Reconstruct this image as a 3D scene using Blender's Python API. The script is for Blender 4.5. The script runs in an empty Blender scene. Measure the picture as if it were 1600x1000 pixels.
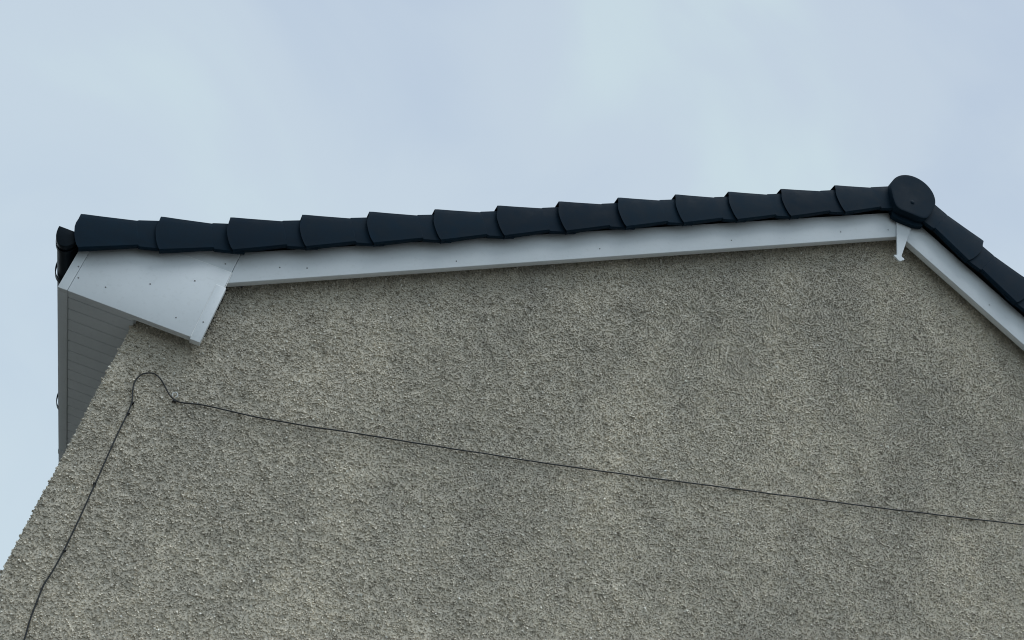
import bpy, math
import numpy as np
from mathutils import Matrix, Vector

# ------------------------------------------------------------------ camera, sky, sun, exposure
SC = bpy.context.scene
COL = SC.collection
Z0 = 4.71                      # height of the eaves datum above the ground
rad = math.radians

cam_data = bpy.data.cameras.new('camera')
cam = bpy.data.objects.new('camera', cam_data)
COL.objects.link(cam)
right = Vector((0.92992367, -0.27265939, 0.24677689))
down = Vector((0.35799728, 0.51764036, -0.77710129))
fwd = Vector((0.08414229, 0.81099033, 0.57897734))
m = Matrix((right, -down, -fwd)).transposed().to_4x4()
m.translation = Vector((1.352956, -5.072208, -3.109021 + Z0))
cam.matrix_world = m
cam_data.sensor_width = 36.0
cam_data.lens = 46.9028
cam_data.clip_start = 0.05
cam_data.clip_end = 3000
SC.camera = cam

SUN_EL, SUN_AZ = rad(67), rad(160)     # azimuth clockwise from +Y; behind the camera, a little to its right
world = bpy.data.worlds.new('World')
SC.world = world
world.use_nodes = True
wn, wl = world.node_tree.nodes, world.node_tree.links
wn.clear()
w_out = wn.new('ShaderNodeOutputWorld')
w_bg = wn.new('ShaderNodeBackground')
w_bg.inputs['Strength'].default_value = 0.1
sky = wn.new('ShaderNodeTexSky')
sky.sky_type = 'NISHITA'
sky.sun_disc = False
sky.sun_elevation = SUN_EL
sky.sun_rotation = SUN_AZ
sky.altitude = 50
sky.dust_density = 2.0
tc = wn.new('ShaderNodeTexCoord')
mp = wn.new('ShaderNodeMapping')
mp.inputs['Scale'].default_value = (1.0, 1.0, 1.7)
mp.inputs['Location'].default_value = (3.1, -1.2, 0.3)
n1 = wn.new('ShaderNodeTexNoise')
n1.inputs['Scale'].default_value = 3.4
n1.inputs['Detail'].default_value = 5.0
n1.inputs['Roughness'].default_value = 0.46
n1.inputs['Distortion'].default_value = 0.5
cr = wn.new('ShaderNodeValToRGB')
cr.color_ramp.interpolation = 'EASE'
e = cr.color_ramp.elements
e[0].position, e[0].color = 0.36, (4.95, 5.92, 7.35, 1)
e[1].position, e[1].color = 0.64, (5.95, 7.2, 7.85, 1)
em = e.new(0.50)
em.color = (5.5, 6.45, 7.6, 1)
mixw = wn.new('ShaderNodeMix')
mixw.data_type = 'RGBA'
mixw.inputs[0].default_value = 0.95          # cloud cover over the clear sky
wl.new(tc.outputs['Generated'], mp.inputs['Vector'])
wl.new(mp.outputs['Vector'], n1.inputs['Vector'])
wl.new(n1.outputs['Fac'], cr.inputs['Fac'])
wl.new(sky.outputs['Color'], mixw.inputs[6])
wl.new(cr.outputs['Color'], mixw.inputs[7])
sepw = wn.new('ShaderNodeSeparateXYZ')
wl.new(tc.outputs['Generated'], sepw.inputs[0])
hz = wn.new('ShaderNodeMapRange')          # paler, brighter cloud towards the horizon
hz.inputs['From Min'].default_value = 0.85
hz.inputs['From Max'].default_value = 0.15
hz.inputs['To Max'].default_value = 0.72
wl.new(sepw.outputs['Z'], hz.inputs['Value'])
mixh = wn.new('ShaderNodeMix')
mixh.data_type = 'RGBA'
wl.new(hz.outputs['Result'], mixh.inputs[0])
wl.new(mixw.outputs[2], mixh.inputs[6])
mixh.inputs[7].default_value = (6.3, 7.75, 8.4, 1)
wl.new(mixh.outputs[2], w_bg.inputs['Color'])
wl.new(w_bg.outputs['Background'], w_out.inputs['Surface'])

sun_data = bpy.data.lights.new('sun', 'SUN')
sun_data.energy = 1.5
sun_data.angle = rad(35)
sun_data.color = (0.92, 0.97, 1.0)
sun = bpy.data.objects.new('sun', sun_data)
COL.objects.link(sun)
to_sun = Vector((math.sin(SUN_AZ) * math.cos(SUN_EL), math.cos(SUN_AZ) * math.cos(SUN_EL), math.sin(SUN_EL)))
sun.rotation_euler = to_sun.to_track_quat('Z', 'Y').to_euler()
sun.location = (0, -10, 20)

SC.view_settings.view_transform = 'Standard'
SC.view_settings.look = 'None'
SC.view_settings.exposure = 0.0
SC.view_settings.gamma = 1.0
SC.view_settings.use_curve_mapping = False
try:
    SC.cycles.max_bounces = 6
    SC.cycles.filter_width = 1.05
    SC.cycles.diffuse_bounces = 4
except Exception:
    pass


# ------------------------------------------------------------------ materials
def new_mat(name):
    mt = bpy.data.materials.new(name)
    mt.use_nodes = True
    nt = mt.node_tree
    return mt, nt.nodes, nt.links, nt.nodes['Principled BSDF']


def noise(nodes, links, scale, detail=4.0, rough=0.55, vec=None):
    n = nodes.new('ShaderNodeTexNoise')
    n.inputs['Scale'].default_value = scale
    n.inputs['Detail'].default_value = detail
    n.inputs['Roughness'].default_value = rough
    if vec is not None:
        links.new(vec, n.inputs['Vector'])
    return n


def ramp(nodes, links, fac, stops):
    r = nodes.new('ShaderNodeValToRGB')
    el = r.color_ramp.elements
    while len(el) < len(stops):
        el.new(0.5)
    for k, (p, c) in enumerate(stops):
        el[k].position = p
        el[k].color = (c[0], c[1], c[2], 1.0)
    links.new(fac, r.inputs['Fac'])
    return r


def mix(nodes, links, a, b, fac, mode='MIX'):
    x = nodes.new('ShaderNodeMix')
    x.data_type = 'RGBA'
    x.blend_type = mode
    for sock, v in ((x.inputs[0], fac), (x.inputs[6], a), (x.inputs[7], b)):
        if isinstance(v, bpy.types.NodeSocket):
            links.new(v, sock)
        elif isinstance(v, (int, float)):
            sock.default_value = v
        else:
            sock.default_value = (v[0], v[1], v[2], 1.0)
    return x.outputs[2]


def world_vec(nodes, links, scale=(1, 1, 1)):
    g = nodes.new('ShaderNodeNewGeometry')
    mpn = nodes.new('ShaderNodeMapping')
    mpn.inputs['Scale'].default_value = scale
    links.new(g.outputs['Position'], mpn.inputs['Vector'])
    return mpn.outputs['Vector']


def make_roughcast(name, use_attr):
    mt, N, L, B = new_mat(name)
    v = world_vec(N, L)
    if use_attr:
        at = N.new('ShaderNodeAttribute')
        at.attribute_name = 'stone'
        fac = at.outputs['Fac']
    else:
        vo = N.new('ShaderNodeTexVoronoi')
        vo.inputs['Scale'].default_value = 75
        L.new(v, vo.inputs['Vector'])
        sep = N.new('ShaderNodeSeparateColor')
        L.new(vo.outputs['Color'], sep.inputs['Color'])
        fac = sep.outputs[0]
    stones = ramp(N, L, fac, [(0.0, (0.39, 0.355, 0.296)), (0.30, (0.565, 0.514, 0.43)), (0.75, (0.715, 0.65, 0.545)),
                              (0.93, (0.82, 0.75, 0.65)), (1.0, (0.90, 0.87, 0.80))])
    fine = noise(N, L, 320, 3, 0.6, v)
    grit = N.new('ShaderNodeTexVoronoi')
    grit.inputs['Scale'].default_value = 190
    L.new(v, grit.inputs['Vector'])
    gs = N.new('ShaderNodeSeparateColor')
    L.new(grit.outputs['Color'], gs.inputs['Color'])
    grit_c = ramp(N, L, gs.outputs[0], [(0.0, (0.40, 0.39, 0.37)), (0.18, (0.80, 0.80, 0.79)), (0.80, (1.06, 1.06, 1.05)), (0.95, (1.22, 1.22, 1.20))])
    c = mix(N, L, stones.outputs['Color'], ramp(N, L, fine.outputs['Fac'], [(0.3, (0.78, 0.78, 0.78)), (0.7, (1.12, 1.12, 1.12))]).outputs['Color'], 0.8, 'MULTIPLY')
    c = mix(N, L, c, grit_c.outputs['Color'], 0.35, 'MULTIPLY')
    # rain-washed weathering: patches drawn out down the wall, and broad mottling
    st = noise(N, L, 1.0, 5, 0.55, world_vec(N, L, (2.6, 2.6, 0.8)))
    c = mix(N, L, c, ramp(N, L, st.outputs['Fac'], [(0.32, (0.87, 0.875, 0.88)), (0.68, (1.08, 1.075, 1.065))]).outputs['Color'], 1.0, 'MULTIPLY')
    pa = noise(N, L, 1.0, 3, 0.5, world_vec(N, L, (0.95, 0.95, 0.75)))
    c = mix(N, L, c, ramp(N, L, pa.outputs['Fac'], [(0.36, (0.90, 0.905, 0.91)), (0.64, (1.06, 1.06, 1.055))]).outputs['Color'], 1.0, 'MULTIPLY')
    mo = noise(N, L, 7.0, 4, 0.6, v)
    c = mix(N, L, c, ramp(N, L, mo.outputs['Fac'], [(0.3, (0.88, 0.88, 0.88)), (0.7, (1.08, 1.08, 1.07))]).outputs['Color'], 1.0, 'MULTIPLY')
    if not use_attr:           # self-shadowing of stones too far off to be built, put into the colour
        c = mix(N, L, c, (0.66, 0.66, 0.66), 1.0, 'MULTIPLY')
    L.new(c, B.inputs['Base Color'])
    B.inputs['Roughness'].default_value = 0.7
    B.inputs['Specular IOR Level'].default_value = 0.35
    bf = noise(N, L, 210, 3, 0.6, v)
    bp_ = N.new('ShaderNodeBump')
    bp_.inputs['Strength'].default_value = 0.35
    bp_.inputs['Distance'].default_value = 0.004
    L.new(bf.outputs['Fac'], bp_.inputs['Height'])
    if not use_attr:
        vb = N.new('ShaderNodeTexVoronoi')
        vb.inputs['Scale'].default_value = 75
        L.new(v, vb.inputs['Vector'])
        b2 = N.new('ShaderNodeBump')
        b2.invert = True
        b2.inputs['Distance'].default_value = 0.012
        L.new(vb.outputs['Distance'], b2.inputs['Height'])
        L.new(bp_.outputs['Normal'], b2.inputs['Normal'])
        L.new(b2.outputs['Normal'], B.inputs['Normal'])
    else:
        L.new(bp_.outputs['Normal'], B.inputs['Normal'])
    return mt


def make_upvc():
    mt, N, L, B = new_mat('white_upvc')
    v = world_vec(N, L)
    a = noise(N, L, 3.2, 5, 0.6, v)
    b = noise(N, L, 46, 4, 0.65, v)
    c = mix(N, L, (0.71, 0.745, 0.772), ramp(N, L, a.outputs['Fac'], [(0.3, (0.90, 0.905, 0.905)), (0.7, (1.0, 1.0, 1.0))]).outputs['Color'], 1.0, 'MULTIPLY')
    c = mix(N, L, c, ramp(N, L, b.outputs['Fac'], [(0.25, (0.90, 0.90, 0.89)), (0.45, (1.0, 1.0, 1.0))]).outputs['Color'], 0.8, 'MULTIPLY')
    sp = N.new('ShaderNodeTexVoronoi')
    sp.inputs['Scale'].default_value = 28
    L.new(v, sp.inputs['Vector'])
    c = mix(N, L, c, ramp(N, L, sp.outputs['Distance'], [(0.0, (0.62, 0.61, 0.58)), (0.055, (0.72, 0.71, 0.69)), (0.075, (1, 1, 1))]).outputs['Color'], 0.16, 'MULTIPLY')
    L.new(c, B.inputs['Base Color'])
    r = ramp(N, L, a.outputs['Fac'], [(0.3, (0.36, 0.36, 0.36)), (0.7, (0.5, 0.5, 0.5))])
    L.new(r.outputs['Color'], B.inputs['Roughness'])
    bf = noise(N, L, 7, 3, 0.5, v)
    bm = N.new('ShaderNodeBump')
    bm.inputs['Strength'].default_value = 0.12
    bm.inputs['Distance'].default_value = 0.01
    L.new(bf.outputs['Fac'], bm.inputs['Height'])
    L.new(bm.outputs['Normal'], B.inputs['Normal'])
    return mt


def make_plastic(name, col, rough, dust=0.5):
    mt, N, L, B = new_mat(name)
    oi = N.new('ShaderNodeObjectInfo')
    v = world_vec(N, L)
    a = noise(N, L, 11, 5, 0.65, v)
    d = noise(N, L, 1.0, 4, 0.6, world_vec(N, L, (14, 40, 60)))
    hi = tuple(k * 1.35 + 0.0015 for k in col)
    c = mix(N, L, col, hi, ramp(N, L, a.outputs['Fac'], [(0.42, (0, 0, 0)), (0.75, (1, 1, 1))]).outputs['Color'])
    c = mix(N, L, c, (0.020, 0.024, 0.025), ramp(N, L, d.outputs['Fac'], [(0.55, (0, 0, 0)), (0.85, (dust, dust, dust))]).outputs['Color'])
    c = mix(N, L, c, ramp(N, L, oi.outputs['Random'], [(0.0, (0.85, 0.86, 0.88)), (1.0, (1.15, 1.13, 1.10))]).outputs['Color'], 1.0, 'MULTIPLY')
    L.new(c, B.inputs['Base Color'])
    r = ramp(N, L, a.outputs['Fac'], [(0.3, (rough - 0.08,) * 3), (0.7, (rough + 0.1,) * 3)])
    L.new(r.outputs['Color'], B.inputs['Roughness'])
    B.inputs['Specular IOR Level'].default_value = 0.10
    bf = noise(N, L, 160, 3, 0.6, v)
    bm = N.new('ShaderNodeBump')
    bm.inputs['Strength'].default_value = 0.12
    bm.inputs['Distance'].default_value = 0.002
    L.new(bf.outputs['Fac'], bm.inputs['Height'])
    L.new(bm.outputs['Normal'], B.inputs['Normal'])
    return mt


def make_plain(name, col, rough, var=0.15, scale=20):
    mt, N, L, B = new_mat(name)
    a = noise(N, L, scale, 4, 0.6, world_vec(N, L))
    r = ramp(N, L, a.outputs['Fac'], [(0.3, tuple(k * (1 - var) for k in col)), (0.7, tuple(k * (1 + var) for k in col))])
    L.new(r.outputs['Color'], B.inputs['Base Color'])
    B.inputs['Roughness'].default_value = rough
    return mt


M_WALL = make_roughcast('roughcast_stones', True)
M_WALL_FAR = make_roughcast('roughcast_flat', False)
M_UPVC = make_upvc()
M_CAP = make_plastic('verge_plastic', (0.0043, 0.0148, 0.0270), 0.68, 0.25)
M_GUT = make_plastic('gutter_plastic', (0.003, 0.008, 0.013), 0.42, 0.1)
M_TILE = make_plain('concrete_tile', (0.035, 0.038, 0.042), 0.85, 0.25, 30)
M_SCREW = make_plain('screw_head', (0.19, 0.19, 0.19), 0.5)
M_SEAL = make_plain('white_sealant', (0.92, 0.92, 0.90), 0.45, 0.04)
M_CABLE = make_plain('cable_sheath', (0.012, 0.013, 0.015), 0.5, 0.2, 60)
M_CLIPW = make_plain('pale_metal_hook', (0.62, 0.63, 0.62), 0.4)
M_NAIL = make_plain('clip_plastic', (0.016, 0.017, 0.02), 0.55)


def make_ground():
    mt, N, L, B = new_mat('drive_and_grass')
    v = world_vec(N, L)
    a = noise(N, L, 0.16, 3, 0.5, v)
    b = noise(N, L, 30, 5, 0.7, v)
    grass = ramp(N, L, b.outputs['Fac'], [(0.3, (0.035, 0.058, 0.018)), (0.7, (0.08, 0.10, 0.04))])
    tar = ramp(N, L, b.outputs['Fac'], [(0.3, (0.085, 0.082, 0.075)), (0.7, (0.165, 0.158, 0.145))])
    c = mix(N, L, grass.outputs['Color'], tar.outputs['Color'], ramp(N, L, a.outputs['Fac'], [(0.36, (0, 0, 0)), (0.40, (1, 1, 1))]).outputs['Color'])
    L.new(c, B.inputs['Base Color'])
    B.inputs['Roughness'].default_value = 0.95
    bm = N.new('ShaderNodeBump')
    bm.inputs['Distance'].default_value = 0.02
    L.new(b.outputs['Fac'], bm.inputs['Height'])
    L.new(bm.outputs['Normal'], B.inputs['Normal'])
    return mt


# ------------------------------------------------------------------ mesh helpers
def world_of(o):
    p = Vector((0, 0, 0))
    while o is not None:
        p += o.location
        o = o.parent
    return p


def mesh_obj(name, verts, faces, mat, parent=None, smooth=False, sharp=30):
    """verts in world metres; the origin goes to the middle of the piece."""
    v = np.asarray(verts, dtype=float)
    c = (v.min(0) + v.max(0)) / 2
    me = bpy.data.meshes.new(name)
    me.from_pydata((v - c).tolist(), [], faces)
    me.validate()
    me.update()
    me.materials.append(mat)
    if smooth:
        me.shade_smooth()
        me.set_sharp_from_angle(angle=rad(sharp))
    o = bpy.data.objects.new(name, me)
    COL.objects.link(o)
    o.location = Vector(c)
    if parent is not None:
        o.location -= world_of(parent)
        o.parent = parent
    return o


def fix_normals(o):
    import bmesh
    bm = bmesh.new()
    bm.from_mesh(o.data)
    bmesh.ops.recalc_face_normals(bm, faces=bm.faces)
    bm.to_mesh(o.data)
    bm.free()
    return o


def bevel_obj(o, w, seg=2):
    import bmesh
    bm = bmesh.new()
    bm.from_mesh(o.data)
    bmesh.ops.recalc_face_normals(bm, faces=bm.faces)
    bmesh.ops.bevel(bm, geom=[ed for ed in bm.edges if len(ed.link_faces) == 2 and ed.calc_face_angle(0) > 0.6],
                    offset=w, segments=seg, affect='EDGES', profile=0.5)
    bm.to_mesh(o.data)
    bm.free()
    o.data.shade_smooth()
    o.data.set_sharp_from_angle(angle=rad(35))
    return o


def prism_xz(name, poly, y0, y1, mat, parent, bev=0.0, seg=2):
    """a board whose outline lies in the gable plane (x, z above the eaves datum), from y0 to y1."""
    n = len(poly)
    v = [(x, y0, z + Z0) for x, z in poly] + [(x, y1, z + Z0) for x, z in poly]
    f = [tuple(range(n)), tuple(range(2 * n - 1, n - 1, -1))]
    f += [(i, i + n, (i + 1) % n + n, (i + 1) % n) for i in range(n)]
    o = mesh_obj(name, v, f, mat, parent)
    if bev:
        bevel_obj(o, bev, seg)
    else:
        fix_normals(o)
    return o


def box(name, x0, x1, y0, y1, z0, z1, mat, parent, bev=0.0, seg=2):
    return prism_xz(name, [(x0, z0), (x1, z0), (x1, z1), (x0, z1)], y0, y1, mat, parent, bev, seg)


def tube(name, path3, r, mat, parent, seg=8):
    path = np.asarray(path3, float)
    v, f = [], []
    tan = np.gradient(path, axis=0)
    tan /= np.linalg.norm(tan, axis=1)[:, None]
    ref = np.array([0, 1.0, 0])
    for p, t in zip(path, tan):
        b = np.cross(t, ref)
        b /= np.linalg.norm(b)
        c = np.cross(b, t)
        for i in range(seg):
            a = 2 * math.pi * i / seg
            v.append(p + r * (math.cos(a) * b + math.sin(a) * c))
    for a in range(len(path) - 1):
        for i in range(seg):
            j = (i + 1) % seg
            f.append((a * seg + i, a * seg + j, (a + 1) * seg + j, (a + 1) * seg + i))
    f.append(tuple(range(seg)))
    f.append(tuple(range((len(path) - 1) * seg, len(path) * seg))[::-1])
    return fix_normals(mesh_obj(name, [tuple(q) for q in v], f, mat, parent, True, 60))


def empty(name, loc):
    o = bpy.data.objects.new(name, None)
    COL.objects.link(o)
    o.location = loc
    o.empty_display_size = 0.3
    return o


# ------------------------------------------------------------------ ground
gm = make_ground()
ground = mesh_obj('ground', [(-600, -600, 0), (600, -600, 0), (600, 600, 0), (-600, 600, 0)], [(0, 1, 2, 3)], gm)
ground['kind'] = 'structure'

# ------------------------------------------------------------------ the house
YB = 0.066            # face of the bargeboards
YW = 0.155            # face of the gable wall
XW = 0.301            # left corner of the gable wall
AX = 3.801            # ridge line
XR = 2 * AX - XW
DEPTH = 8.2
house = empty('house', (AX, YW, 0))
house['label'] = 'grey roughcast house gable with black verge caps, white bargeboards and box end'
house['category'] = 'house'

SL, SR = 0.5796, 0.541          # slopes of the left and right bargeboards


def barge_low(x):
    return 2.035 + (SL * (x - AX) if x <= AX else -SR * (x - AX))


# gable wall: a dense relief of thrown stones, wrapped round the left corner


def value_noise(U, V, cell, seed):
    r = np.random.default_rng(seed)
    u, v = U / cell, V / cell
    iu, iv = np.floor(u).astype(np.int64), np.floor(v).astype(np.int64)
    fu, fv = u - iu, v - iv
    iu -= iu.min(); iv -= iv.min()
    g = r.random((iu.max() + 2, iv.max() + 2))
    fu = fu * fu * (3 - 2 * fu); fv = fv * fv * (3 - 2 * fv)
    return (g[iu, iv] * (1 - fu) + g[iu + 1, iv] * fu) * (1 - fv) + (g[iu, iv + 1] * (1 - fu) + g[iu + 1, iv + 1] * fu) * fv


X_END, Z_LOW = 5.62, -1.82


def wall_frame(U, V):
    """point, tangent and outward normal of the rendered wall at arc length U round the corner and height V."""
    r = 0.02
    half = r * math.pi / 4
    ang = np.clip((U + half) / (2 * half), 0, 1) * (math.pi / 2)      # 0 on the side wall, 90 deg on the gable
    nx, ny = -np.cos(ang), -np.sin(ang)
    px = XW + r + r * nx + np.maximum(U - half, 0)
    py = YW + r + r * ny + np.maximum(-half - U, 0)
    big = value_noise(U + 3, V + 9, 0.075, 8)
    mid = value_noise(U + 5, V + 9, 0.028, 18)
    low = value_noise(U + 3, V + 9, 0.34, 9)
    h = 0.004 * (big - 0.5) + 0.005 * (mid - 0.5) + 0.006 * (low - 0.5)
    return px, py, nx, ny, h


def wall_top(px):
    top = np.where(px < XW + 0.33, -0.06, 2.035 - np.where(px < AX, SL * (AX - px), SR * (px - AX)) + 0.11)
    return np.where((px >= XW + 0.30) & (px < XW + 0.36), 0.25, top)


def np_mesh(name, co, quads, org, mat, parent, smooth):
    me = bpy.data.meshes.new(name)
    me.vertices.add(len(co))
    me.vertices.foreach_set('co', (co - org).astype(np.float32).ravel())
    tot = sum(q.size for q in quads)
    me.loops.add(tot)
    me.loops.foreach_set('vertex_index', np.concatenate([q.ravel() for q in quads]).astype(np.int32))
    sizes = np.concatenate([np.full(len(q), q.shape[1], dtype=np.int32) for q in quads])
    me.polygons.add(len(sizes))
    me.polygons.foreach_set('loop_start', (np.cumsum(sizes) - sizes).astype(np.int32))
    me.polygons.foreach_set('loop_total', sizes)
    me.update(calc_edges=True)
    if smooth:
        me.shade_smooth()
    else:
        me.shade_flat()
    me.materials.append(mat)
    o = bpy.data.objects.new(name, me)
    COL.objects.link(o)
    o.location = Vector(org) - world_of(parent)
    o.parent = parent
    return o


def build_gable_wall():
    org = np.array([2.8, YW, Z0])
    # mortar coat
    st = 0.012
    us = np.arange(-0.20, X_END - XW + st, st)
    zs = np.arange(Z_LOW, 2.16, st)
    U, V = np.meshgrid(us, zs, indexing='ij')
    px, py, nx, ny, h = wall_frame(U, V)
    P = np.stack([px + nx * h, py + ny * h, V + Z0], -1).reshape(-1, 3)
    nu, nz = U.shape
    idx = np.arange(nu * nz).reshape(nu, nz)
    q = np.stack([idx[:-1, :-1], idx[1:, :-1], idx[1:, 1:], idx[:-1, 1:]], -1).reshape(-1, 4)
    keep = (V <= wall_top(px)).reshape(-1)
    q = q[keep[q].all(1)]
    used = np.unique(q)
    remap = -np.ones(nu * nz, dtype=np.int64)
    remap[used] = np.arange(len(used))
    wall = np_mesh('gable_wall', P[used], [remap[q]], org, M_WALL, house, True)
    at = wall.data.attributes.new('stone', 'FLOAT', 'POINT')
    at.data.foreach_set('value', np.full(len(used), 0.45, dtype=np.float32))
    # thrown stone chips bedded in it, each a small faceted lump
    r = np.random.default_rng(21)
    cell = STONE_CELL
    U, V = np.meshgrid(np.arange(-0.19, X_END - XW, cell), np.arange(Z_LOW, 2.15, cell * 0.92), indexing='ij')
    U = (U + r.uniform(-0.62, 0.62, U.shape) * cell).ravel()
    V = (V + r.uniform(-0.62, 0.62, V.shape) * cell).ravel()
    px, py, nx, ny, h = wall_frame(U, V)
    k = V <= wall_top(px) - 0.004
    px, py, nx, ny, h, V = [a[k] for a in (px, py, nx, ny, h, V)]
    n = len(px)
    rad_ = np.clip(r.lognormal(math.log(STONE_R), 0.33, n), 0.0022, 0.0105)
    hgt = rad_ * r.uniform(0.50, 1.15, n)
    asp = r.uniform(0.65, 1.0, n)
    rot = r.uniform(0, 2 * math.pi, n)
    tlu, tlv = r.normal(0, 0.40, n), r.normal(0, 0.40, n)
    K = 4
    co = np.empty((n, 2 * K, 3))
    a0 = r.uniform(0, 2 * math.pi, n)
    for i in range(K):
        a = a0 + 2 * math.pi * (i + 0.0) / K + r.normal(0, 0.24, n)
        jr = r.uniform(0.82, 1.15, n)
        for ring, (kr, base) in enumerate(((1.0, -0.25), (0.58, 1.0))):
            lu = rad_ * kr * jr * np.cos(a)
            lv = rad_ * kr * jr * asp * np.sin(a)
            u = lu * np.cos(rot) - lv * np.sin(rot)
            v = lu * np.sin(rot) + lv * np.cos(rot)
            w = hgt * base + (u * tlu + v * tlv) * (1.0 if ring else 0.2) + h
            co[:, ring * K + i, 0] = px + (-ny) * u + nx * w
            co[:, ring * K + i, 1] = py + nx * u + ny * w
            co[:, ring * K + i, 2] = V + v + Z0
    b = (np.arange(n) * 2 * K)[:, None]
    sides = np.concatenate([b + np.array([[i, (i + 1) % K, K + (i + 1) % K, K + i]]) for i in range(K)], 0)
    tops = b + np.arange(K, 2 * K)[None, :]
    stones = np_mesh('roughcast_stones', co.reshape(-1, 3), [sides, tops], org, M_WALL, wall, False)
    stones['kind'] = 'stuff'
    col = r.random(n).astype(np.float32)
    at = stones.data.attributes.new('stone', 'FLOAT', 'FACE')
    at.data.foreach_set('value', np.concatenate([np.tile(col, K), col]))


STONE_CELL, STONE_R = 0.0083, 0.0047
build_gable_wall()
# the rest of the walls, beyond the picture: flat faces with the same render
zt = lambda x: min(barge_low(x) + 0.05, 99)
yb_ = YW + DEPTH
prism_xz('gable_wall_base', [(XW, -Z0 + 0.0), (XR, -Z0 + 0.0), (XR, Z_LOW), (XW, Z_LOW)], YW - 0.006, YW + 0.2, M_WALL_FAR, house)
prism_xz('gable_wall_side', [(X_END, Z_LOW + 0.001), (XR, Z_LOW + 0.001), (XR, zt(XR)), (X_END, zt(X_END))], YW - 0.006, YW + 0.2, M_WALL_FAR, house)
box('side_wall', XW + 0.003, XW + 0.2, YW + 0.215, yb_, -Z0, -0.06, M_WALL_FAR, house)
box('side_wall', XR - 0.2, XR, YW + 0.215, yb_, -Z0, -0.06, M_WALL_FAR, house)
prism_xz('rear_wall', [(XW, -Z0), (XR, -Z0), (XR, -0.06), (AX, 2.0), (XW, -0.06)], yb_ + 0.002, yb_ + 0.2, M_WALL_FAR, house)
# blockwork behind the roughcast so that no light leaks through it
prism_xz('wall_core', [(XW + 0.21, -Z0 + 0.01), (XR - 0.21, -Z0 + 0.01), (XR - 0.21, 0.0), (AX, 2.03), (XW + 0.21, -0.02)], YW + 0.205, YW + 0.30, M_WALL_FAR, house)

# ------------------------------------------------------------------ roof: stepped tile courses, verge caps, ridge
TH = 0.51857
tv = (math.cos(TH), math.sin(TH))
nv_ = (-math.sin(TH), math.cos(TH))
# lower outer corner of every verge cap: (distance up the slope, offset square to it)
CAPS = [(-0.005, 0.045), (0.337, 0.013), (0.658, -0.013), (0.994, -0.016), (1.316, -0.017), (1.649, -0.020), (1.977, -0.015),
        (2.309, -0.009), (2.641, -0.002), (2.974, 0.003), (3.292, 0.005), (3.622, 0.008), (3.972, 0.017)]


def sn(s, n):
    return (s * tv[0] + n * nv_[0], s * tv[1] + n * nv_[1])


PR = math.atan2(0.166, 0.301)
RB = [(4.171 + 0.2965 * k, 1.989 - 0.1640 * k) for k in range(0, 13)]


def roof_mesh():
    v, f = [], []
    y0, y1 = 0.028, DEPTH + 0.35

    def slab(quad):          # quad: (x,z) outline of one course
        b = len(v)
        for x, z in quad:
            v.append((x, y0, z + Z0))
        for x, z in quad:
            v.append((x, y1, z + Z0))
        f.append((b, b + 1, b + 2, b + 3))
        f.append((b + 7, b + 6, b + 5, b + 4))
        for i in range(4):
            j = (i + 1) % 4
            f.append((b + i, b + i + 4, b + j + 4, b + j))
    pts = CAPS + [(4.30, 0.022)]
    for i in range(13):
        (s0, n0), (s1, n1) = pts[i], pts[i + 1]
        o0, o1 = 0.128, 0.112
        slab([sn(s0 + 0.012, n0 + o0), sn(s0 + 0.012, n0 + o0 + 0.018), sn(s1 + 0.03, n1 + o1 + 0.018), sn(s1 + 0.03, n1 + o1)])
        slab([sn(s0 + 0.03, n0 + 0.075), sn(s0 + 0.03, n0 + 0.098), sn(s1 + 0.0285, n1 + 0.098), sn(s1 + 0.0285, n1 + 0.075)])
    cr_, sr_ = math.cos(PR), math.sin(PR)
    up = (sr_, cr_)
    prev = (RB[0][0] - 0.37 * cr_, RB[0][1] + 0.37 * sr_)
    for k in range(13):
        bx_, bz_ = RB[k]
        ux, uz = (prev if k == 0 else RB[k - 1])
        o0, o1 = 0.135, 0.118
        slab([(bx_ + up[0] * o0, bz_ + up[1] * o0), (bx_ + up[0] * (o0 + 0.018), bz_ + up[1] * (o0 + 0.018)),
              (ux + up[0] * (o1 + 0.018), uz + up[1] * (o1 + 0.018)), (ux + up[0] * o1, uz + up[1] * o1)])
        slab([(bx_ + up[0] * 0.078, bz_ + up[1] * 0.078), (bx_ + up[0] * 0.1, bz_ + up[1] * 0.1),
              (ux + cr_ * .0015 + up[0] * 0.1, uz - sr_ * .0015 + up[1] * 0.1), (ux + cr_ * .0015 + up[0] * 0.078, uz - sr_ * .0015 + up[1] * 0.078)])
    o = mesh_obj('roof', v, f, M_TILE, house)
    return fix_normals(o)


roof = roof_mesh()


def interp(x, xs, ys):
    return float(np.interp(x, xs, ys))


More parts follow.
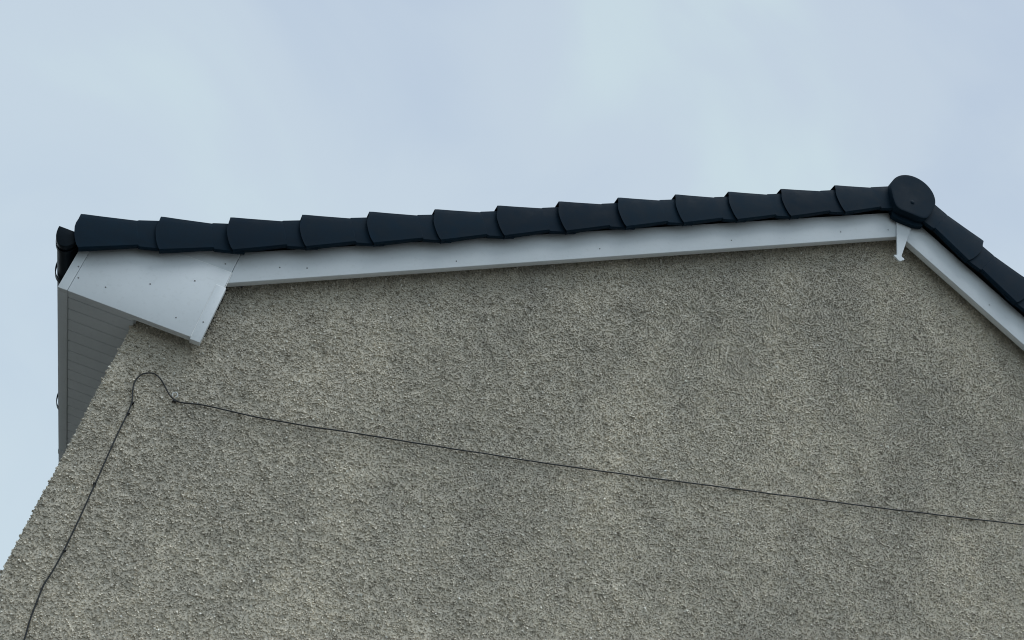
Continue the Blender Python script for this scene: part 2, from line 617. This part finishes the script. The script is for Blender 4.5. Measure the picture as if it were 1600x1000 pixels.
def cap_mesh(name, sign):
    """one verge cap: hollow clip-over moulding. local x runs up the slope (times sign), z square to it, y into the roof."""
    endn = [0.0, 0.020, 0.050, 0.090, 0.125, 0.152, 0.187]
    ende = [0.0, -0.009, -0.0155, -0.0165, -0.0135, 0.001, 0.013]
    face = [(0.0, 0.007), (0.035, 0.0005), (0.10, 0.0), (0.20, -0.001), (0.32, -0.002), (0.46, -0.0025), (0.60, -0.002),
            (0.72, -0.001), (0.83, 0.0005), (0.87, 0.0015), (0.975, 0.006), (1.0, 0.010)]
    #       s      lo      hi     dy      end-shape weight
    stats = [(0.000, 0.000, 0.190, -0.0008, 1.0), (0.004, 0.0003, 0.1898, -0.0005, 1.0), (0.016, 0.0012, 0.1886, -0.001, 1.0),
             (0.10, 0.0078, 0.1785, 0.001, 0.2), (0.236, 0.0192, 0.1615, 0.004, 0.0), (0.243, 0.0199, 0.1608, 0.0045, 0.0), (0.2455, 0.0155, 0.1640, 0.009, 0.0),
             (0.253, 0.0125, 0.1668, 0.0095, 0.0), (0.335, 0.003, 0.166, 0.011, 0.0), (0.385, 0.000, 0.1655, 0.012, 0.0)]
    T = 0.003
    loops = []
    for s, lo, hi, dy, w in stats:
        outer = [(0.032, lo + 0.003)] + [(y + dy, lo + fr * (hi - lo)) for fr, y in face] + [(0.10, hi + 0.001)]
        inner = [(0.032, lo + 0.003 + T)] + [(y + dy + T, lo + T + fr * (hi - lo - 2 * T)) for fr, y in face] + [(0.10, hi + 0.001 - T)]
        lp = []
        for (y, n) in outer + inner[::-1]:
            fr = (n - lo) / (hi - lo) * 0.187
            ee = interp(fr, endn, ende) * w
            if y > 0.03 and n > 0.1:
                ee *= 0.4
            lp.append((sign * (s + ee), y, n))
        loops.append(lp)
    n = len(loops[0])
    v = [p for lp in loops for p in lp]
    f = []
    for a in range(len(loops) - 1):
        for i in range(n):
            j = (i + 1) % n
            f.append((a * n + i, a * n + j, (a + 1) * n + j, (a + 1) * n + i))
    h = n // 2
    for base in (0, (len(loops) - 1) * n):
        for i in range(h - 1):
            f.append((base + i, base + i + 1, base + n - 2 - i, base + n - 1 - i))
    me = bpy.data.meshes.new(name)
    me.from_pydata(v, [], f)
    me.validate()
    import bmesh
    bm = bmesh.new()
    bm.from_mesh(me)
    bmesh.ops.recalc_face_normals(bm, faces=bm.faces)
    bm.to_mesh(me)
    bm.free()
    me.materials.append(M_CAP)
    me.shade_smooth()
    me.set_sharp_from_angle(angle=rad(28))
    return me


cap_l = cap_mesh('verge_cap', 1)
cap_r = cap_mesh('verge_cap_mirrored', -1)
roof_w = world_of(roof)
jit = np.random.default_rng(4)
for i, (s, n) in enumerate(CAPS):
    if i < 12:
        ds, dn = CAPS[i + 1][0] - s, CAPS[i + 1][1] - n
    else:
        ds, dn = 0.33, 0.008
    tilt = math.atan2(dn, ds)
    if i == 0:
        tilt += 0.02
    x, z = sn(s, n)
    o = bpy.data.objects.new('verge_cap', cap_l)
    COL.objects.link(o)
    o.parent = roof
    o.location = Vector((x, float(jit.normal(0, 0.0012)), z + Z0)) - roof_w
    o.rotation_euler = (0, -(TH + tilt), float(jit.normal(0, 0.003)))
    o.scale = (max(ds / 0.331, 0.97), 1, 1.0)
for k in range(7):
    x, z = RB[k]
    o = bpy.data.objects.new('verge_cap', cap_r)
    COL.objects.link(o)
    o.parent = roof
    o.location = Vector((x, float(jit.normal(0, 0.0012)), z + Z0)) - roof_w
    o.rotation_euler = (0, PR + float(jit.normal(0, 0.004)), float(jit.normal(0, 0.003)))
    o.scale = (1.03, 1, 1.13)

# round stop end of the ridge
RCX = 3.805


def ridge_outline():
    p = []
    for a in np.linspace(-8, 188, 37):
        p.append((0.1365 * math.cos(rad(a)), 0.1365 * math.sin(rad(a)) + 2.285))
    left = [(-0.128, 2.24), (-0.118, 2.205), (-0.104, 2.172), (-0.092, 2.152), (-0.078, 2.142), (-0.062, 2.138)]
    rght = [(-x, z) for x, z in left][::-1]
    return [(RCX + x, z) for x, z in p + left + rght]


ol = ridge_outline()
n = len(ol)
cx_, cz_ = RCX, 2.275
v, f = [], []
rings = [(1.0, 0.06), (1.0, -0.017), (0.993, -0.0203), (0.97, -0.0213), (0.90, -0.0215), (0.45, -0.0216)]
for sc_, y in rings:
    for x, z in ol:
        v.append((cx_ + (x - cx_) * sc_, y, cz_ + (z - cz_) * sc_ + Z0))
for a in range(len(rings) - 1):
    for i in range(n):
        j = (i + 1) % n
        f.append((a * n + i, a * n + j, (a + 1) * n + j, (a + 1) * n + i))
f.append(tuple(range((len(rings) - 1) * n, len(rings) * n)))
f.append(tuple(range(n))[::-1])
rc = fix_normals(mesh_obj('ridge_end_cap', v, f, M_CAP, roof, True, 40))


def disc(name, x, z, r, y0, y1, mat, parent, dome=0.0, seg=14):
    v, f = [], []
    prof = [(1.0, y1), (1.0, y0), (0.75, y0 - dome * 0.6), (0.35, y0 - dome)]
    for k, y in prof:
        for i in range(seg):
            a = 2 * math.pi * i / seg
            v.append((x + r * k * math.cos(a), y, z + Z0 + r * k * math.sin(a)))
    for a in range(3):
        for i in range(seg):
            j = (i + 1) % seg
            f.append((a * seg + i, a * seg + j, (a + 1) * seg + j, (a + 1) * seg + i))
    f.append(tuple(range(3 * seg, 4 * seg)))
    f.append(tuple(range(seg))[::-1])
    return fix_normals(mesh_obj(name, v, f, mat, parent, True, 50))


disc('fixing_plug', 3.805, 2.224, 0.012, -0.0235, -0.019, M_CAP, roof, 0.003)
# half-round ridge tiles running back from it
for k in range(19):
    ya, yc = 0.0605 + 0.44 * k, 0.0605 + 0.44 * k + 0.43
    v, f = [], []
    seg = 14
    for (y, r) in ((ya, 0.131), (yc, 0.125)):
        for rr in (r, r - 0.014):
            for i in range(seg + 1):
                a = rad(-12 + 204 * i / seg)
                v.append((RCX + rr * math.cos(a), y, 2.285 + Z0 + rr * math.sin(a)))
    w = seg + 1
    for i in range(seg):
        f += [(i, i + 1, 2 * w + i + 1, 2 * w + i), (w + i, 3 * w + i, 3 * w + i + 1, w + i + 1),
              (i, w + i, w + i + 1, i + 1), (2 * w + i, 2 * w + i + 1, 3 * w + i + 1, 3 * w + i)]
    f += [(0, 2 * w, 3 * w, w), (w - 1, 2 * w - 1, 4 * w - 1, 3 * w - 1)]
    fix_normals(mesh_obj('ridge_tile', v, f, M_TILE, roof, True, 40))
# closing piece between the two verges, under the round end
prism_xz('apex_closer', [(AX - 0.085, 2.118), (AX - 0.05, 2.108), (AX + 0.05, 2.108), (AX + 0.10, 2.125), (AX + 0.11, 2.26), (AX - 0.10, 2.26)], 0.026, 0.054, M_CAP, roof, 0.004)

# ------------------------------------------------------------------ bargeboards
XJ = 0.6045


def barge(xa, xb):
    up_ = 0.185
    return [(xa, barge_low(xa)), (xb, barge_low(xb)), (xb, barge_low(xb) + up_), (xa, barge_low(xa) + up_)]


bl = prism_xz('bargeboard', barge(XJ, AX - 0.0008), YB, YB + 0.036, M_UPVC, house, 0.003, 3)
br = prism_xz('bargeboard', [(AX + 0.0008, barge_low(AX)), (7.3, barge_low(7.3)), (7.3, barge_low(7.3) + 0.19), (AX + 0.0008, barge_low(AX) + 0.19)],
              YB, YB + 0.036, M_UPVC, house, 0.003, 3)
# narrow soffit strip between each bargeboard and the wall
prism_xz('verge_soffit', [(XJ, barge_low(XJ) + 0.072), (AX - .001, barge_low(AX) + 0.072), (AX - .001, barge_low(AX) + 0.084), (XJ, barge_low(XJ) + 0.084)],
         YB + 0.0365, YW + 0.2, M_UPVC, house)
prism_xz('verge_soffit', [(AX + .001, barge_low(AX) + 0.072), (7.3, barge_low(7.3) + 0.072), (7.3, barge_low(7.3) + 0.084), (AX + .001, barge_low(AX) + 0.084)],
         YB + 0.0365, YW + 0.2, M_UPVC, house)


def screw(x, z, y, parent, r=0.0036):
    disc('screw', x, z, r, y - 0.0012, y + 0.002, M_SCREW, parent, 0.001, 10)


for x, z in ((0.79, 0.365), (0.905, 0.416), (1.543, 0.766), (2.20, 1.165), (2.86, 1.545), (3.45, 1.895), (3.72, 2.043)):
    screw(x, z, YB, bl)
for x, z in ((4.35, 1.80), (4.75, 1.585)):
    screw(x, z, YB, br)

# finial: tapered cover over the apex joint with a small three-lobed foot
fin = [(3.757, 2.15), (3.767, 2.047), (3.7835, 1.886), (3.779, 1.880), (3.771, 1.879), (3.766, 1.873), (3.768, 1.866), (3.776, 1.863),
       (3.783, 1.858), (3.789, 1.851), (3.797, 1.847), (3.806, 1.848), (3.813, 1.853), (3.819, 1.861), (3.826, 1.864), (3.829, 1.871), (3.825, 1.878),
       (3.816, 1.881), (3.810, 1.888), (3.838, 2.047), (3.857, 2.15)]
prism_xz('finial', fin, YB - 0.011, YB - 0.0005, M_UPVC, house, 0.0015, 1)

# ------------------------------------------------------------------ box end at the eaves
YP = YB - 0.006
line_top = lambda x: 0.5706 * x + 0.105
panel = prism_xz('box_end', [(0.0062, -0.147), (0.566, -0.147), (0.604, -0.147), (0.604, 0.240), (0.245, 0.240), (0.0062, line_top(0.0062))], YP, YP + 0.020, M_UPVC, house, 0.0018, 2)
prism_xz('corner_trim', [(-0.038, -0.147), (0.0048, -0.147), (0.0048, line_top(0.0048)), (-0.038, line_top(-0.038))], YP, YP + 0.0225, M_UPVC, panel, 0.0018, 2)
prism_xz('upper_panel', [(0.246, 0.2415), (0.603, 0.2415), (0.603, line_top(0.603)), (0.246, line_top(0.246) + 0.001)], YB - 0.0005, YB + 0.018, M_UPVC, panel, 0.001, 1)
prism_xz('edge_trim', [(0.5675, -0.160), (0.6135, -0.160), (0.6135, 0.150), (0.5675, 0.150)], YP - 0.0045, YP + 0.030, M_UPVC, panel, 0.002, 2)
for x, z in ((-0.004, -0.015), (0.020, -0.068), (0.142, -0.064), (0.306, 0.032), (0.474, 0.130), (0.473, -0.082)):
    screw(x, z, YP, panel)
screw(0.588, -0.057, YP - 0.0045, panel)
screw(0.561, 0.276, YB - 0.0005, panel)
# white sealant run along the joints
def bead(pts, y, r=0.0022):
    tube_path = []
    for (xa, za), (xb, zb) in zip(pts[:-1], pts[1:]):
        for t in np.linspace(0, 1, 8, endpoint=False):
            tube_path.append((xa + (xb - xa) * t, y, za + (zb - za) * t + Z0))
    tube_path.append((pts[-1][0], y, pts[-1][1] + Z0))
    tube('sealant_bead', tube_path, r, M_SEAL, panel, 6)


bead([(0.395, 0.2412), (0.604, 0.2412)], YB - 0.002)
bead([(0.6055, 0.2412), (0.6075, 0.152)], YP + 0.002, 0.0018)
bead([(0.5668, -0.146), (0.5668, 0.1508), (0.607, 0.1508)], YP - 0.0008, 0.0017)
# underside of the box in front of the gable wall
prism_xz('lower_lip', [(XW - 0.02, -0.1475), (0.566, -0.1475), (0.566, -0.132), (XW - 0.02, -0.132)], YP + 0.0205, YP + 0.034, M_UPVC, panel, 0.001, 1)
box('box_soffit', XW + 0.012, 0.600, YP + 0.0205, YW + 0.15, -0.095, -0.085, M_UPVC, panel)

# ------------------------------------------------------------------ eaves: fascia, soffit boards, gutter
fascia = box('fascia', -0.038, 0.0045, YP + 0.0230, DEPTH + 0.3, -0.1475, 0.085, M_UPVC, house, 0.0025, 2)
soffit = box('soffit', 0.0052, XW + 0.010, YP + 0.0225, DEPTH + 0.3, -0.130, -0.124, M_UPVC, house)
soff_w = world_of(soffit)
SG = 0.0917
first = box('soffit_board', 0.0056, XW + 0.004, YP + 0.0225, 0.1225, -0.1415, -0.1304, M_UPVC, soffit, 0.003, 1)
proto = box('soffit_board', 0.0056, XW + 0.004, 0.1275, 0.1275 + SG - 0.005, -0.1415, -0.1304, M_UPVC, soffit, 0.003, 1)
for k in range(1, 34):
    o = bpy.data.objects.new('soffit_board', proto.data)
    COL.objects.link(o)
    o.parent = soffit
    o.location = proto.location + Vector((0, SG * k, 0))
box('joint_trim', -0.0395, 0.12, 1.655, 1.70, -0.1525, -0.1478, M_UPVC, fascia, 0.001, 1)
box('joint_trim', -0.0415, -0.0385, 1.655, 1.70, -0.1478, 0.06, M_UPVC, fascia, 0.0005, 1)

# gutter: deep half-ellipse trough, black, running back along the eaves
GX, GZ, GA, GB = -0.100, 0.118, 0.053, 0.092


def gutter_section(a, b, t, k0=180, k1=360, seg=20):
    out = [(GX + a * math.cos(rad(k)), GZ + b * math.sin(rad(k))) for k in np.linspace(k0, k1, seg)]
    inn = [(GX + (a - t) * math.cos(rad(k)), GZ + (b - t) * math.sin(rad(k))) for k in np.linspace(k1, k0, seg)]
    return out + inn


def strip_prism(name, sec, y0, y1, mat, parent):
    n = len(sec)
    h = n // 2
    v = [(x, y0, z + Z0) for x, z in sec] + [(x, y1, z + Z0) for x, z in sec]
    f = [(i, i + n, (i + 1) % n + n, (i + 1) % n) for i in range(n)]
    for b in (0, n):
        f += [(b + i, b + i + 1, b + n - 2 - i, b + n - 1 - i) for i in range(h - 1)]
    return fix_normals(mesh_obj(name, v, f, mat, parent, True, 40))


gut = strip_prism('gutter', gutter_section(GA - 0.004, GB - 0.005, 0.003), 0.040, DEPTH + 0.25, M_GUT, house)
# rolled front lip
lip = [(GX - GA + 0.004 + 0.005 * math.cos(rad(k)) - 0.002, GZ - 0.004 + 0.005 * math.sin(rad(k))) for k in range(0, 360, 36)]
prism_xz('lip', lip, 0.041, DEPTH + 0.24, M_GUT, gut)
# stop end
se = [(GX + GA * math.cos(rad(k)), GZ + GB * math.sin(rad(k))) for k in np.linspace(180, 360, 26)]
prism_xz('stop_end', se, 0.012, 0.0395, M_GUT, gut, 0.0025, 2)
strip_prism('rim', gutter_section(GA + 0.0015, GB + 0.0015, 0.004, seg=26), 0.055, 0.072, M_GUT, gut)
for yb2 in (0.30, 1.56, 2.6, 3.6, 4.6, 5.6, 6.6, 7.6):
    sec = gutter_section(GA + 0.0062, GB + 0.005, 0.004, 172, 268, 16)
    bk = strip_prism('bracket', sec, yb2 - 0.016, yb2 + 0.016, M_GUT, gut)
    box('bracket_hook', GX - GA - 0.0095, GX - GA + 0.008, yb2 - 0.012, yb2 + 0.012, GZ + 0.0065, GZ + 0.0105, M_GUT, gut, 0.001, 1)
    box('bracket_back', GX + 0.004, -0.0385, yb2 - 0.016, yb2 + 0.016, GZ - GB - 0.004, GZ - GB + 0.002, M_GUT, gut, 0.001, 1)

# ------------------------------------------------------------------ cable on the wall
CY = YW - 0.0165
CPTS = [(0.52, -2.0),
        (0.51, -1.78),
        (0.4967, -1.5867),
        (0.4827, -1.5089),
        (0.4744, -1.4285),
        (0.4693, -1.3601),
        (0.4752, -1.3062),
        (0.4789, -1.2069),
        (0.4764, -1.0444),
        (0.4706, -0.8933),
        (0.4600, -0.6432),
        (0.4590, -0.554),
        (0.4549, -0.5025),
        (0.4353, -0.4472),
        (0.4266, -0.4103),
        (0.4288, -0.382),
        (0.4414, -0.3575),
        (0.4615, -0.3435),
        (0.4847, -0.3367),
        (0.5152, -0.3473),
        (0.5457, -0.3716),
        (0.5784, -0.4016),
        (0.605, -0.4171),
        (0.633, -0.4218),
        (0.6725, -0.4124),
        (0.7163, -0.3992),
        (0.7649, -0.39),
        (0.9581, -0.3609),
        (1.5095, -0.2364),
        (2.3787, -0.0326),
        (3.1444, 0.165),
        (3.9561, 0.378),
        (4.6418, 0.5671),
        (5.4, 0.779), (5.85, 0.905)]


def catmull(pts, step=0.018):
    out = []
    P = [np.array(p, float) for p in pts]
    P = [2 * P[0] - P[1]] + P + [2 * P[-1] - P[-2]]
    for i in range(1, len(P) - 2):
        p0, p1, p2, p3 = P[i - 1:i + 3]
        t = [0.0]
        for a, b in ((p0, p1), (p1, p2), (p2, p3)):
            t.append(t[-1] + max(np.linalg.norm(b - a), 1e-6) ** 0.5)
        k = max(2, int(np.linalg.norm(p2 - p1) / step))
        for u in np.linspace(t[1], t[2], k, endpoint=False):
            a1 = (t[1] - u) / (t[1] - t[0]) * p0 + (u - t[0]) / (t[1] - t[0]) * p1
            a2 = (t[2] - u) / (t[2] - t[1]) * p1 + (u - t[1]) / (t[2] - t[1]) * p2
            a3 = (t[3] - u) / (t[3] - t[2]) * p2 + (u - t[2]) / (t[3] - t[2]) * p3
            b1 = (t[2] - u) / (t[2] - t[0]) * a1 + (u - t[0]) / (t[2] - t[0]) * a2
            b2 = (t[3] - u) / (t[3] - t[1]) * a2 + (u - t[1]) / (t[3] - t[1]) * a3
            out.append((t[2] - u) / (t[2] - t[1]) * b1 + (u - t[1]) / (t[2] - t[1]) * b2)
    out.append(P[-2])
    return np.array(out)


cable = empty('cable', (0.46, CY, Z0 - 0.9))
cable['label'] = 'thin black cable clipped to the roughcast wall, looping over and running across it'
cable['category'] = 'cable'
c2 = catmull(CPTS)
wob = np.random.default_rng(2)
k = np.arange(len(c2))
yy = CY + 0.0012 * np.sin(k * 0.21) + 0.0008 * np.sin(k * 0.53 + 1)
zz = c2[:, 1] + 0.0004 * np.sin(k * 0.37)
tube('sheath', np.stack([c2[:, 0], yy, zz + Z0], 1), 0.0033, M_CABLE, cable)
for (x, z) in ((0.456, -0.502), (0.461, -0.555), (0.466, -0.901), (0.479, -1.208)):
    o = box('clip', x - 0.0040, x + 0.0040, CY - 0.0042, YW + 0.01, z - 0.0034, z + 0.0034, M_NAIL, cable, 0.0015, 1)
    disc('nail_head', x + 0.0068, z + 0.001, 0.0024, CY - 0.006, YW + 0.01, M_NAIL, o, 0.001, 10)
# pale eye hook where the loop comes down
hk = [(0.605 + 0.011 * math.cos(rad(a)), CY - 0.008, -0.402 + Z0 + 0.013 * math.sin(rad(a))) for a in range(-60, 235, 20)]
tube('eye_hook', hk, 0.0028, M_CLIPW, cable)
box('hook_plug', 0.604, 0.620, CY - 0.006, YW + 0.01, -0.429, -0.418, M_NAIL, cable, 0.002, 1)
